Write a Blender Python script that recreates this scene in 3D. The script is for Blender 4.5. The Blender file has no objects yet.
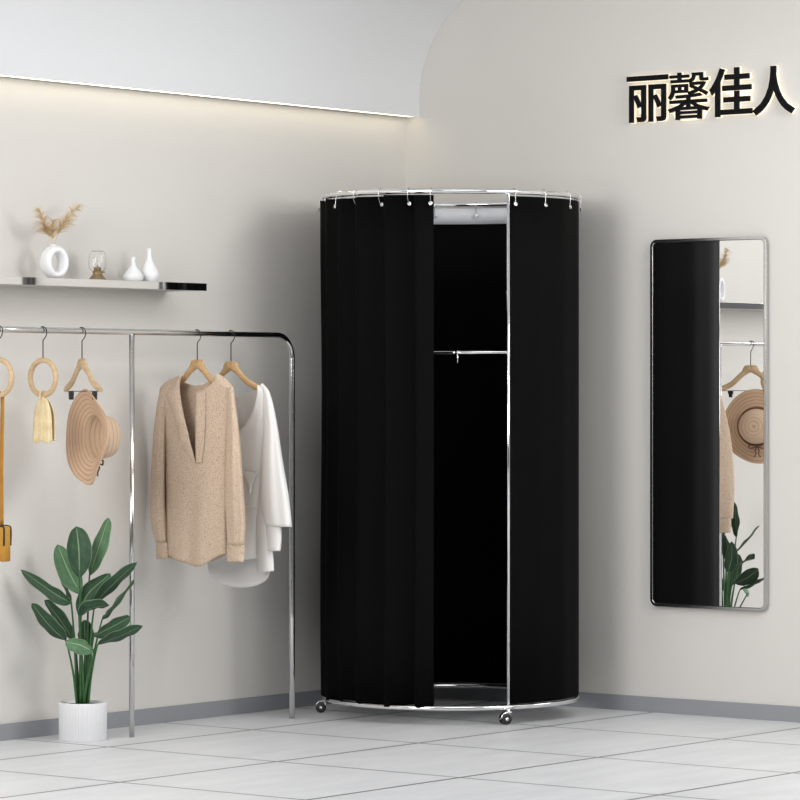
import bpy, bmesh, math, random
from mathutils import Vector, Matrix, Euler
random.seed(7)
PI = math.pi
sc = bpy.context.scene
COL = sc.collection

# ------------------------------------------------------------------ survey of the place
# X runs along the left wall towards the corner, Y along the right wall towards the
# corner, the corner stands at the origin, the floor is z = 0.
FPX, HC, HY = 3456.0, 1.25, 389.0
DC = FPX * HC / (695 - 389)
UC = 6 / FPX * DC
F2 = Vector((.7863, .6178)).normalized()
R2 = Vector((F2.y, -F2.x))
CAM = Vector((-(DC * F2.x + UC * R2.x), -(DC * F2.y + UC * R2.y), HC))

def ray(px, py):
    u = (px - 400) / FPX
    return Vector((F2.x + R2.x * u, F2.y + R2.y * u, -(py - HY) / FPX))

def on(px, py, o, n, d=0.0):
    """point of the vertical plane through o (offset d along its horizontal normal n)"""
    r = ray(px, py)
    t = ((o[0] - CAM.x) * n[0] + (o[1] - CAM.y) * n[1] + d) / (r.x * n[0] + r.y * n[1])
    return CAM + r * t

def onY(px, py, Y): return on(px, py, (0, Y), (0, 1))
def onX(px, py, X): return on(px, py, (X, 0), (1, 0))

# ------------------------------------------------------------------ materials
def nodes(m):
    m.use_nodes = True
    nt = m.node_tree
    return nt, nt.nodes['Principled BSDF']

def mat(name, col, rough=.5, metal=0.0, spec=.5, **kw):
    m = bpy.data.materials.new(name)
    nt, b = nodes(m)
    b.inputs['Base Color'].default_value = (*col, 1)
    b.inputs['Roughness'].default_value = rough
    b.inputs['Metallic'].default_value = metal
    b.inputs['Specular IOR Level'].default_value = spec
    for k, v in kw.items():
        b.inputs[k.replace('_', ' ')].default_value = v
    return m

def vary(m, col2, scale=8, detail=4, lo=.35, hi=.65, bump=0.0, tex='noise', stretch=(1, 1, 1), dist=.002):
    """mottle the base colour with a second colour, and bump with the same field"""
    nt, b = nodes(m)
    N, L = nt.nodes, nt.links
    tc = N.new('ShaderNodeTexCoord'); mp = N.new('ShaderNodeMapping')
    mp.inputs['Scale'].default_value = stretch
    L.new(tc.outputs['Object'], mp.inputs['Vector'])
    if tex == 'noise':
        t = N.new('ShaderNodeTexNoise'); t.inputs['Scale'].default_value = scale; t.inputs['Detail'].default_value = detail
        out = t.outputs['Fac']
    elif tex == 'voronoi':
        t = N.new('ShaderNodeTexVoronoi'); t.inputs['Scale'].default_value = scale
        out = t.outputs['Distance']
    else:
        t = N.new('ShaderNodeTexWave'); t.inputs['Scale'].default_value = scale; t.inputs['Distortion'].default_value = 2.5
        out = t.outputs['Fac']
    L.new(mp.outputs['Vector'], t.inputs['Vector'])
    r = N.new('ShaderNodeMapRange'); r.inputs['From Min'].default_value = lo; r.inputs['From Max'].default_value = hi
    L.new(out, r.inputs['Value'])
    mx = N.new('ShaderNodeMix'); mx.data_type = 'RGBA'
    mx.inputs['A'].default_value = b.inputs['Base Color'].default_value
    mx.inputs['B'].default_value = (*col2, 1)
    L.new(r.outputs['Result'], mx.inputs['Factor'])
    L.new(mx.outputs['Result'], b.inputs['Base Color'])
    if bump:
        bp = N.new('ShaderNodeBump'); bp.inputs['Strength'].default_value = bump; bp.inputs['Distance'].default_value = dist
        L.new(r.outputs['Result'], bp.inputs['Height']); L.new(bp.outputs['Normal'], b.inputs['Normal'])
    return m

def emit(name, col, s):
    m = bpy.data.materials.new(name); nt, b = nodes(m)
    b.inputs['Base Color'].default_value = (*col, 1)
    b.inputs['Emission Color'].default_value = (*col, 1)
    b.inputs['Emission Strength'].default_value = s
    return m

M = {}
M['wall'] = vary(mat('warm white plaster', (.71, .69, .655), .55, spec=.3), (.70, .68, .645), 3)
M['cove'] = mat('white paint', (.80, .81, .825), .6, spec=.3)
M['skirting'] = mat('grey skirting', (.30, .31, .335), .45)
M['led'] = emit('warm led', (1, .88, .66), 3.4)
M['halo'] = emit('letter back light', (1, .90, .72), .65)
M['channel'] = mat('dark channel', (.03, .026, .02), .6)
M['chrome'] = mat('chrome', (.86, .86, .87), .09, 1.0)
M['steel'] = mat('polished steel', (.66, .66, .66), .12, 1.0)
M['shelf_face'] = mat('mirror steel', (.80, .79, .78), .025, 1.0)
M['shelf_body'] = mat('satin shelf body', (.50, .48, .46), .5)
M['hookmetal'] = mat('dark wire', (.018, .018, .018), .4, .0)
M['black'] = mat('black curtain cloth', (.0016, .0016, .0017), .75, spec=.07)
M['tape'] = mat('white header tape', (.80, .82, .86), .7)
M['rubber'] = mat('black rubber', (.015, .015, .015), .4)
M['letter'] = mat('black acrylic', (.004, .0045, .006), .5, spec=.1)
M['mirror'] = mat('mirror glass', (.93, .93, .93), .0, 1.0)
M['frame'] = mat('brushed silver', (.60, .60, .60), .20, 1.0)
M['wood'] = vary(mat('beech wood', (.60, .40, .20), .45), (.48, .29, .125), 14, 3, .3, .7, stretch=(1, 1, 6))
M['wood_pale'] = vary(mat('pale wood', (.64, .48, .29), .45), (.50, .34, .19), 20, 3, .3, .7, stretch=(1, 1, 4))
M['clip'] = mat('black clip', (.012, .012, .012), .45)
M['sweater'] = vary(mat('oatmeal knit', (.67, .53, .41), .9, spec=.15), (.40, .27, .17), 260, 2, .48, .75, .6)
M['blouse'] = mat('white blouse cloth', (.80, .79, .775), .8, spec=.15)
M['scarf'] = vary(mat('cream cloth', (.80, .68, .44), .85, spec=.15), (.70, .56, .33), 30)
M['mustard'] = vary(mat('mustard leather', (.50, .25, .025), .45), (.40, .18, .015), 12)
M['mustard_dark'] = mat('dark piping', (.025, .014, .006), .5)
M['ribbon'] = mat('brown ribbon', (.15, .06, .03), .6)
M['ceramic'] = mat('white ceramic', (.83, .84, .86), .35)
M['pampas'] = vary(mat('dried pampas', (.72, .57, .37), .9, spec=.1), (.58, .41, .22), 40)
M['brass'] = mat('aged brass', (.36, .27, .15), .32, .85)
M['pot'] = mat('white pot', (.78, .78, .80), .45)
M['soil'] = vary(mat('soil', (.06, .035, .025), .95, spec=.1), (.02, .012, .008), 60)
M['stem'] = mat('green stem', (.035, .12, .035), .45)
g = bpy.data.materials.new('clear glass'); nt, b = nodes(g)
b.inputs['Base Color'].default_value = (1, 1, 1, 1); b.inputs['Roughness'].default_value = 0
b.inputs['Transmission Weight'].default_value = 1; b.inputs['IOR'].default_value = 1.25
M['glass'] = g

def leaf_mat(name, dark, light, rib):
    m = mat(name, dark, .5, spec=.2)
    nt, b = nodes(m); N, L = nt.nodes, nt.links
    uv = N.new('ShaderNodeUVMap'); uv.uv_map = 'UVMap'
    sp = N.new('ShaderNodeSeparateXYZ'); L.new(uv.outputs['UV'], sp.inputs[0])
    nz = N.new('ShaderNodeTexNoise'); nz.inputs['Scale'].default_value = 5
    L.new(uv.outputs['UV'], nz.inputs['Vector'])
    mx = N.new('ShaderNodeMix'); mx.data_type = 'RGBA'
    mx.inputs['A'].default_value = (*dark, 1); mx.inputs['B'].default_value = (*light, 1)
    mr = N.new('ShaderNodeMapRange'); mr.inputs['From Min'].default_value = .4; mr.inputs['From Max'].default_value = .7
    L.new(nz.outputs['Fac'], mr.inputs['Value']); L.new(mr.outputs['Result'], mx.inputs['Factor'])
    a = N.new('ShaderNodeMath'); a.operation = 'SUBTRACT'; a.inputs[1].default_value = .5
    L.new(sp.outputs['X'], a.inputs[0])
    ab = N.new('ShaderNodeMath'); ab.operation = 'ABSOLUTE'; L.new(a.outputs[0], ab.inputs[0])
    lt = N.new('ShaderNodeMath'); lt.operation = 'LESS_THAN'; lt.inputs[1].default_value = .030
    L.new(ab.outputs[0], lt.inputs[0])
    gt = N.new('ShaderNodeMath'); gt.operation = 'GREATER_THAN'; gt.inputs[1].default_value = .475
    L.new(ab.outputs[0], gt.inputs[0])
    ad = N.new('ShaderNodeMath'); ad.operation = 'MAXIMUM'
    L.new(lt.outputs[0], ad.inputs[0]); L.new(gt.outputs[0], ad.inputs[1])
    m2 = N.new('ShaderNodeMix'); m2.data_type = 'RGBA'; m2.inputs['B'].default_value = (*rib, 1)
    L.new(mx.outputs['Result'], m2.inputs['A']); L.new(ad.outputs[0], m2.inputs['Factor'])
    L.new(m2.outputs['Result'], b.inputs['Base Color'])
    return m
M['leaf'] = leaf_mat('dark glossy leaf', (.032, .070, .040), (.050, .105, .055), (.17, .25, .14))
M['leaf_light'] = leaf_mat('light leaf', (.090, .18, .095), (.125, .235, .125), (.27, .40, .22))

def hat_mat(name, c1, c2):
    m = mat(name, c1, .85, spec=.15); nt, b = nodes(m); N, L = nt.nodes, nt.links
    tc = N.new('ShaderNodeTexCoord'); sp = N.new('ShaderNodeSeparateXYZ'); L.new(tc.outputs['Object'], sp.inputs[0])
    cb = N.new('ShaderNodeCombineXYZ'); L.new(sp.outputs['X'], cb.inputs[0]); L.new(sp.outputs['Y'], cb.inputs[1])
    ln = N.new('ShaderNodeVectorMath'); ln.operation = 'LENGTH'; L.new(cb.outputs[0], ln.inputs[0])
    ad = N.new('ShaderNodeMath'); ad.operation = 'SUBTRACT'; L.new(ln.outputs['Value'], ad.inputs[0]); L.new(sp.outputs['Z'], ad.inputs[1])
    ml = N.new('ShaderNodeMath'); ml.operation = 'MULTIPLY'; ml.inputs[1].default_value = 2 * PI / .0200; L.new(ad.outputs[0], ml.inputs[0])
    sn = N.new('ShaderNodeMath'); sn.operation = 'SINE'; L.new(ml.outputs[0], sn.inputs[0])
    mr = N.new('ShaderNodeMapRange'); mr.inputs['From Min'].default_value = .55; mr.inputs['From Max'].default_value = 1
    L.new(sn.outputs[0], mr.inputs['Value'])
    mx = N.new('ShaderNodeMix'); mx.data_type = 'RGBA'; mx.inputs['A'].default_value = (*c1, 1); mx.inputs['B'].default_value = (*c2, 1)
    L.new(mr.outputs['Result'], mx.inputs['Factor']); L.new(mx.outputs['Result'], b.inputs['Base Color'])
    bp = N.new('ShaderNodeBump'); bp.inputs['Strength'].default_value = .5; bp.inputs['Distance'].default_value = .003; bp.invert = True
    L.new(mr.outputs['Result'], bp.inputs['Height']); L.new(bp.outputs['Normal'], b.inputs['Normal'])
    return m
M['straw'] = hat_mat('woven straw', (.62, .43, .295), (.47, .30, .19))
M['straw_pale'] = hat_mat('woven straw crown', (.68, .51, .37), (.56, .40, .27))

# floor: large pale tiles with grey joints, laid square to the walls
def floor_mat():
    m = mat('pale floor tiles', (.66, .665, .675), .34, spec=.35); nt, b = nodes(m); N, L = nt.nodes, nt.links
    geo = N.new('ShaderNodeNewGeometry'); sp = N.new('ShaderNodeSeparateXYZ'); L.new(geo.outputs['Position'], sp.inputs[0])
    outs = []
    for ax, off in (('X', .708), ('Y', .445)):
        a = N.new('ShaderNodeMath'); a.operation = 'ADD'; a.inputs[1].default_value = off + 77.3; L.new(sp.outputs[ax], a.inputs[0])
        d = N.new('ShaderNodeMath'); d.operation = 'DIVIDE'; d.inputs[1].default_value = .773 if ax == 'X' else .770
        if ax == 'Y': a.inputs[1].default_value = off + 77.0
        L.new(a.outputs[0], d.inputs[0])
        f = N.new('ShaderNodeMath'); f.operation = 'FRACT'; L.new(d.outputs[0], f.inputs[0])
        s = N.new('ShaderNodeMath'); s.operation = 'SUBTRACT'; s.inputs[1].default_value = .5; L.new(f.outputs[0], s.inputs[0])
        ab = N.new('ShaderNodeMath'); ab.operation = 'ABSOLUTE'; L.new(s.outputs[0], ab.inputs[0])
        g = N.new('ShaderNodeMath'); g.operation = 'GREATER_THAN'; g.inputs[1].default_value = .5 - (.0080 if ax == 'X' else .0100)
        L.new(ab.outputs[0], g.inputs[0]); outs.append(g)
    mxm = N.new('ShaderNodeMath'); mxm.operation = 'MAXIMUM'
    L.new(outs[0].outputs[0], mxm.inputs[0]); L.new(outs[1].outputs[0], mxm.inputs[1])
    mp = N.new('ShaderNodeMapping'); mp.inputs['Scale'].default_value = (1.2, 5, 1); mp.inputs['Rotation'].default_value = (0, 0, .5)
    L.new(geo.outputs['Position'], mp.inputs['Vector'])
    nz = N.new('ShaderNodeTexNoise'); nz.inputs['Scale'].default_value = 2.2; nz.inputs['Detail'].default_value = 6
    L.new(mp.outputs['Vector'], nz.inputs['Vector'])
    mx = N.new('ShaderNodeMix'); mx.data_type = 'RGBA'
    mx.inputs['A'].default_value = (.68, .69, .71, 1); mx.inputs['B'].default_value = (.745, .755, .775, 1)
    mr = N.new('ShaderNodeMapRange'); mr.inputs['From Min'].default_value = .35; mr.inputs['From Max'].default_value = .65
    L.new(nz.outputs['Fac'], mr.inputs['Value']); L.new(mr.outputs['Result'], mx.inputs['Factor'])
    m2 = N.new('ShaderNodeMix'); m2.data_type = 'RGBA'; m2.inputs['B'].default_value = (.13, .13, .135, 1)
    L.new(mx.outputs['Result'], m2.inputs['A']); L.new(mxm.outputs[0], m2.inputs['Factor'])
    L.new(m2.outputs['Result'], b.inputs['Base Color'])
    return m
M['floor'] = floor_mat()

# ------------------------------------------------------------------ mesh helpers
def BM(): return bmesh.new()

def box(bm, c, s, rot=None, bev=0.0):
    r = bmesh.ops.create_cube(bm, size=1)
    vs = r['verts']
    for v in vs: v.co = Vector((v.co.x * s[0], v.co.y * s[1], v.co.z * s[2]))
    if bev:
        es = list({e for v in vs for e in v.link_edges})
        rb = bmesh.ops.bevel(bm, geom=es, offset=bev, segments=3, affect='EDGES', profile=.5)
        vs = list({v for f in rb['faces'] for v in f.verts} | {v for v in vs if v.is_valid})
        seen, todo = set(vs), list(vs)
        while todo:
            v = todo.pop()
            for e in v.link_edges:
                w = e.other_vert(v)
                if w not in seen: seen.add(w); todo.append(w)
        vs = list(seen)
    for v in vs:
        if rot: v.co = rot @ v.co
        v.co += Vector(c)
    return bm

def grid(bm, P, close_u=False, close_v=False, uv=False, flip=False):
    """P[i][j] -> quads"""
    vs = [[bm.verts.new(p) for p in row] for row in P]
    n, k = len(vs), len(vs[0])
    lay = bm.loops.layers.uv.new('UVMap') if uv else None
    for i in range(n if close_u else n - 1):
        for j in range(k if close_v else k - 1):
            i2, j2 = (i + 1) % n, (j + 1) % k
            q = [vs[i][j], vs[i][j2], vs[i2][j2], vs[i2][j]]
            if flip: q.reverse()
            try: f = bm.faces.new(q)
            except ValueError: continue
            if uv:
                idx = {vs[i][j]: (j / (k - 1), i / (n - 1)), vs[i][j2]: ((j + 1) / (k - 1), i / (n - 1)),
                       vs[i2][j2]: ((j + 1) / (k - 1), (i + 1) / (n - 1)), vs[i2][j]: (j / (k - 1), (i + 1) / (n - 1))}
                for l in f.loops: l[lay].uv = idx[l.vert]
    return vs

def tube(bm, pts, r, seg=10, caps=True, closed=False, flat=None):
    """sweep a circle (or flat=(a,b,ref) ellipse with axis a near ref) along pts; r number or list"""
    pts = [Vector(p) for p in pts]; n = len(pts)
    rs = r if isinstance(r, (list, tuple)) else [r] * n
    rows = []; prev = None
    for i, p in enumerate(pts):
        if closed: t = pts[(i + 1) % n] - pts[i - 1]
        else: t = pts[min(i + 1, n - 1)] - pts[max(i - 1, 0)]
        t.normalize()
        if flat:
            ref = Vector(flat[2])
        else:
            ref = prev if prev is not None else (Vector((0, 0, 1)) if abs(t.z) < .9 else Vector((1, 0, 0)))
        u = ref - t * ref.dot(t)
        if u.length < 1e-6: u = t.orthogonal()
        u.normalize(); w = t.cross(u); prev = u
        a, bb = (flat[0], flat[1]) if flat else (1, 1)
        rows.append([p + (u * math.cos(2 * PI * k / seg) * a + w * math.sin(2 * PI * k / seg) * bb) * rs[i] for k in range(seg)])
    vs = grid(bm, rows, close_u=closed, close_v=True)
    if caps and not closed:
        bm.faces.new(list(reversed(vs[0]))); bm.faces.new(vs[-1])
    return bm

def lathe(bm, prof, c, seg=40, axis=None):
    """prof list of (r,z); c base centre"""
    c = Vector(c)
    rows = [[c + Vector((max(r, 1e-5) * math.cos(2 * PI * k / seg), max(r, 1e-5) * math.sin(2 * PI * k / seg), z)) for k in range(seg)] for r, z in prof]
    grid(bm, rows, close_v=True)
    bmesh.ops.remove_doubles(bm, verts=bm.verts[:], dist=1e-6)
    return bm

def torus(bm, c, R, r, ax_u, ax_v, seg=72, rs=12):
    c = Vector(c); u = Vector(ax_u); v = Vector(ax_v); n = u.cross(v)
    rows = []
    for i in range(seg):
        a = 2 * PI * i / seg
        d = u * math.cos(a) + v * math.sin(a)
        rows.append([c + d * (R + r * math.cos(2 * PI * k / rs)) + n * (r * math.sin(2 * PI * k / rs)) for k in range(rs)])
    grid(bm, rows, close_u=True, close_v=True)
    return bm

def smooth_path(pts, n=24):
    """Catmull-Rom through pts"""
    pts = [Vector(p) for p in pts]
    P = [pts[0] * 2 - pts[1]] + pts + [pts[-1] * 2 - pts[-2]]
    m = len(pts) - 1; out = []
    for k in range(n + 1):
        x = k / n * m; i = min(int(x), m - 1); t = x - i
        a, b_, c, d = P[i], P[i + 1], P[i + 2], P[i + 3]
        out.append(.5 * ((2 * b_) + (c - a) * t + (2 * a - 5 * b_ + 4 * c - d) * t * t + (3 * b_ - a - 3 * c + d) * t ** 3))
    return out

def curve2(pts):
    """px polyline -> function of t in 0..1 (Catmull-Rom)"""
    sm = smooth_path([(p[0], p[1], 0) for p in pts], 60)
    L = [0]
    for i in range(60): L.append(L[-1] + (sm[i + 1] - sm[i]).length)
    def f(t):
        s = t * L[-1]
        for i in range(60):
            if s <= L[i + 1] + 1e-9:
                k = (s - L[i]) / max(L[i + 1] - L[i], 1e-9)
                return sm[i].lerp(sm[i + 1], k)
        return sm[-1]
    return f

def sheet(bm, A, B, o, n, fn, rows=40, cols=28, dip=0, hem=None):
    """cloth sheet ruled between the two px curves A and B, standing fn(s,t) metres off its plane"""
    fa, fb = curve2(A), curve2(B)
    P = []
    for i in range(rows + 1):
        t = i / rows; a, c = fa(t), fb(t); row = []
        for j in range(cols + 1):
            s = j / cols; q = a.lerp(c, s)
            q.y += dip * math.sin(PI * s) ** .8 * (1 - t) ** 6
            if hem: q.y += hem(s) * t ** 4
            row.append(on(q.x, q.y, o, n, fn(s, t)))
        P.append(row)
    grid(bm, P)
    return bm

def sleeve(bm, A, B, o, n, depth, d0, rows=40, seg=28, fold=0.0, cap=True):
    """closed tube of cloth between px curves A and B"""
    fa, fb = curve2(A), curve2(B); P = []
    for i in range(rows + 1):
        t = i / rows; a, c = fa(t), fb(t); row = []
        for j in range(seg):
            th = 2 * PI * j / seg
            s = .5 - .5 * math.cos(th)
            dd = math.sin(th) * depth(t) + d0(t)
            dd += fold * math.sin(s * 15 + 2.0 * t) * min(1, t * 2) * (1 if math.sin(th) > 0 else -1) * abs(math.sin(th))
            q = a.lerp(c, s)
            row.append(on(q.x, q.y, o, n, dd))
        P.append(row)
    vs = grid(bm, P, close_v=True)
    if cap:
        bm.faces.new(vs[0]); bm.faces.new(list(reversed(vs[-1])))
    return bm

# ------------------------------------------------------------------ object helpers
def root_loc(o):
    while o.parent: o = o.parent
    return o.location

def obj(name, bm, m, parent=None, loc=None, solid=0.0, sub=0, smooth=True, local=False, bevel=0.0):
    if not local:
        d = Vector(root_loc(parent)) if parent else Vector(loc or (0, 0, 0))
        for v in bm.verts: v.co -= d
    bmesh.ops.recalc_face_normals(bm, faces=bm.faces[:])
    me = bpy.data.meshes.new(name); bm.to_mesh(me); bm.free()
    for p in me.polygons: p.use_smooth = smooth
    me.materials.append(m if not isinstance(m, str) else M[m])
    o = bpy.data.objects.new(name, me); COL.objects.link(o)
    if parent: o.parent = parent
    elif loc: o.location = loc
    if solid:
        md = o.modifiers.new('thickness', 'SOLIDIFY'); md.thickness = solid; md.offset = 0
    if bevel:
        md = o.modifiers.new('edge', 'BEVEL'); md.width = bevel; md.segments = 3; md.limit_method = 'ANGLE'
    if sub:
        md = o.modifiers.new('sub', 'SUBSURF'); md.levels = sub; md.render_levels = sub
    return o

def tag(o, label, cat, group=None):
    o['label'] = label; o['category'] = cat
    if group: o['group'] = group
    return o

def thing(name, label, cat, loc=(0, 0, 0), group=None, rot=None):
    o = bpy.data.objects.new(name, None); COL.objects.link(o)
    o.location = loc; o.empty_display_size = .05
    if rot is not None: o.rotation_euler = rot
    return tag(o, label, cat, group)

def struct(name, bm, m, smooth=False):
    o = obj(name, bm, m, smooth=smooth); o['kind'] = 'structure'; return o

# ------------------------------------------------------------------ the room
WX, WY = -7.0, -6.5
b_ = BM(); box(b_, (WX / 2 + .06, WY / 2 + .06, -.05), (-WX + .12, -WY + .12, .1)); struct('floor', b_, 'floor')
b_ = BM(); box(b_, (WX / 2, .06, 1.5), (-WX, .12, 3.0)); struct('wall_left', b_, 'wall')
b_ = BM(); box(b_, (.06, WY / 2 + .06, 1.5), (.12, -WY + .12, 3.0)); struct('wall_right', b_, 'wall')
b_ = BM(); box(b_, (WX / 2, -.004, .0295), (-WX, .008, .059)); struct('baseboard_left', b_, 'skirting')
b_ = BM(); box(b_, (-.004, WY / 2 - .004, .0295), (.008, -WY - .008, .059)); struct('baseboard_right', b_, 'skirting')

b_ = BM(); box(b_, (WX / 2 + .06, WY / 2 + .06, 2.98), (-WX + .12, -WY + .12, .08)); struct('ceiling', b_, 'cove')
# curved cove along the left wall, lit from under its lip
prof = [(-.072, 2.357), (-.072, 2.38), (-.072, 2.405), (-.072, 2.43)]
for k in range(1, 25):
    a = PI / 2 * k / 24
    prof.append((-.072 - .44 * (1 - math.cos(a)), 2.43 + .44 * math.sin(a)))
prof += [(-1.0, 2.872), (-1.0, 2.93), (0, 2.93), (0, 2.366), (-.068, 2.366), (-.068, 2.357)]
b_ = BM()
rows = [[Vector((x, y, z)) for y, z in prof] for x in (WX, -.001)]
vs = grid(b_, rows, close_v=True)
b_.faces.new(vs[0]); b_.faces.new(vs[1])
cv = struct('trim_1', b_, 'cove', smooth=True)
cv.data.set_sharp_from_angle(angle=math.radians(35))
b_ = BM(); box(b_, (WX / 2 - .01, -.050, 2.3615), (-WX - .04, .030, .008)); led = obj('led_strip', b_, 'led', cv, smooth=False)
b_ = BM(); box(b_, (WX / 2 - .01, -.018, 2.3625), (-WX - .04, .032, .006)); obj('shadow_channel', b_, 'channel', cv, smooth=False)

# ------------------------------------------------------------------ sign on the right wall
sg = thing('shop_sign', 'black raised Chinese letters with warm back light on the right wall', 'sign', (-.002, -1.48, 2.28))
cu = bpy.data.curves.new('glyph', 'FONT'); cu.resolution_u = 6
tmp = bpy.data.objects.new('glyph', cu); COL.objects.link(tmp)
cells = [(627, 668, 75.5, 122), (667.8, 709.2, 72, 119.5), (709.5, 752.2, 67.5, 116.5), (752.5, 795, 65.8, 114.5)]
def glyph(ch, off, ext):
    cu.body = ch; cu.offset = off; cu.extrude = ext; cu.size = 1
    dg = bpy.context.evaluated_depsgraph_get(); dg.update()
    return bpy.data.meshes.new_from_object(tmp.evaluated_get(dg))
for ch, (x0, x1, y0, y1) in zip('丽馨佳人', cells):
    p0 = onX(x0, y1, -.02); p1 = onX(x1, y0, -.02); zb = onX((x0 + x1) / 2, y1, -.02).z; zt = onX((x0 + x1) / 2, y0, -.02).z
    w = {'丽': .012, '馨': .007, '佳': .016, '人': .020}[ch]
    ref = glyph(ch, w, 0)
    gx = [v.co.x for v in ref.vertices]; gy = [v.co.y for v in ref.vertices]
    ax, bx, ay, by = min(gx), max(gx), min(gy), max(gy)
    def place(me, xw, off):
        e = off
        for v in me.vertices:
            s = (v.co.x - ax) / (bx - ax); t = (v.co.y - ay) / (by - ay)
            v.co = Vector((xw + (v.co.z) * 1.0, p0.y + (p1.y - p0.y) * s, zb + (zt - zb) * t)) - sg.location
        return me
    me = place(glyph(ch, w, .004), -.020, w)
    me.materials.clear(); me.materials.append(M['letter'])
    o = bpy.data.objects.new('letter', me); COL.objects.link(o); o.parent = sg
    me = place(glyph(ch, w + .009, .005), -.009, w)
    me.materials.clear(); me.materials.append(M['halo'])
    o2 = bpy.data.objects.new('glow_backing', me); COL.objects.link(o2); o2.parent = o
bpy.data.objects.remove(tmp)

# ------------------------------------------------------------------ wall mirror
def rrect(y0, y1, z0, z1, r, n=16):
    out = []
    for cy, cz, a0 in ((y1 - r, z1 - r, 0), (y0 + r, z1 - r, PI / 2), (y0 + r, z0 + r, PI), (y1 - r, z0 + r, 1.5 * PI)):
        for k in range(n + 1):
            a = a0 + PI / 2 * k / n
            out.append((cy + r * math.cos(a), cz + r * math.sin(a)))
    return out
mir = thing('wall_mirror', 'tall rounded silver framed mirror hung on the right wall', 'mirror', (0, -1.485, .412))
b_ = BM(); rows = []
FX = -.0215
Y0, Y1 = onX(766, 400, FX).y, onX(650, 400, FX).y
Z0, Z1 = onX(655, 606.3, FX).z, onX(655, 239.6, FX).z
for x, ins in ((-.001, .004), (-.001, 0), (FX + .0004, 0), (FX, .0004), (FX, .0100), (FX + .0010, .0110), (FX + .004, .0125)):
    rows.append([Vector((x, y, z)) for y, z in rrect(Y0 + ins, Y1 - ins, Z0 + ins, Z1 - ins, .030 - ins)])
vs = grid(b_, rows, close_v=True); b_.faces.new(vs[0])
fr_ = obj('frame', b_, 'frame', mir); fr_.data.set_sharp_from_angle(angle=math.radians(8))
b_ = BM(); rows = [[Vector((x, y, z)) for y, z in rrect(Y0 + ins, Y1 - ins, Z0 + ins, Z1 - ins, .030 - ins)] for x, ins in ((FX + .012, .0122), (FX + .0022, .0122))]
vs = grid(b_, rows, close_v=True); b_.faces.new(vs[0]); b_.faces.new(vs[-1])
gl = obj('glass', b_, 'mirror', mir, smooth=False); gl['label'] = 'flat reflecting mirror glass'

# ------------------------------------------------------------------ fitting booth
BC = Vector((-.518, -.625)); RB = .488
def bp(phi, r, z):
    a = math.radians(phi)
    d = -F2 * math.cos(a) + R2 * math.sin(a)
    return Vector((BC.x + d.x * r, BC.y + d.y * r, z))
booth = thing('fitting_booth', 'round chrome fitting booth frame on casters in the corner', 'fitting room', (BC.x, BC.y, 0))
ZT, ZB = 1.986, .0637
b_ = BM(); torus(b_, (BC.x, BC.y, ZT), RB, .0098, (1, 0, 0), (0, 1, 0), 128, 14); obj('top_ring', b_, 'chrome', booth)
b_ = BM(); torus(b_, (BC.x, BC.y, ZB), RB, .0088, (1, 0, 0), (0, 1, 0), 128, 14); obj('bottom_ring', b_, 'chrome', booth)
POST = (25.3, -93.5, 146.5)
for ph in POST:
    b_ = BM(); tube(b_, [bp(ph, RB, ZB), bp(ph, RB, ZT)], .0062, 14); obj('post', b_, 'chrome', booth)
    # twin wheel caster
    c = bp(ph, RB, 0); out = bp(ph, RB + 1, 0) - c
    tr = (-R2 * .75 + -F2 * .4 if ph > 0 else -R2).normalized(); t3 = Vector((tr.x, tr.y, 0)); s3 = Vector((-tr.y, tr.x, 0))
    b_ = BM(); tube(b_, [c + Vector((0, 0, .034)), c + Vector((0, 0, .058))], .006, 12)
    tube(b_, [c + Vector((0, 0, .043)), c + Vector((0, 0, .048))], .0145, 18)
    hood = []
    for k in range(13):
        a = PI * (-.05 + 1.0 * k / 12)
        hood.append(c + t3 * (.014 + .0195 * math.cos(a)) + Vector((0, 0, .0225 + .021 * math.sin(a))))
    tube(b_, hood, 1, 12, flat=(.004, .011, (0, 0, 1)))
    cas = obj('caster', b_, 'chrome', booth)
    for sg_ in (-1, 1):
        w = c + t3 * .014 + s3 * (.010 * sg_) + Vector((0, 0, .0205))
        b_ = BM(); tube(b_, [w - s3 * .0055, w - s3 * .004, w + s3 * .004, w + s3 * .0055], [.017, .020, .020, .017], 24)
        obj('wheel', b_, 'rubber', cas)
        b_ = BM(); tube(b_, [w - s3 * .0066, w + s3 * .0066], .0065, 18); obj('hub', b_, 'chrome', cas)
# clothes rod inside
pA, pB = bp(25.3, RB - .004, 1.387), bp(-93.5, RB - .004, 1.387)
b_ = BM(); tube(b_, [pA, pB], .0056, 14); rod = obj('hanging_rod', b_, 'chrome', booth)
q = pA.lerp(pB, .27)
b_ = BM(); tube(b_, [q + Vector((0, 0, -.003)), q + Vector((0, 0, -.040))], .0042, 10)
tube(b_, [q + Vector((0, 0, .0)) + (pB - pA).normalized() * s for s in (-.007, .007)], .0075, 12)
obj('rod_peg', b_, 'chrome', rod)
cpt = bp(25.3, RB - .006, 1.605)
b_ = BM(); box(b_, cpt, (.012, .012, .018), bev=.003); obj('post_clamp', b_, 'chrome', booth)

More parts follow.
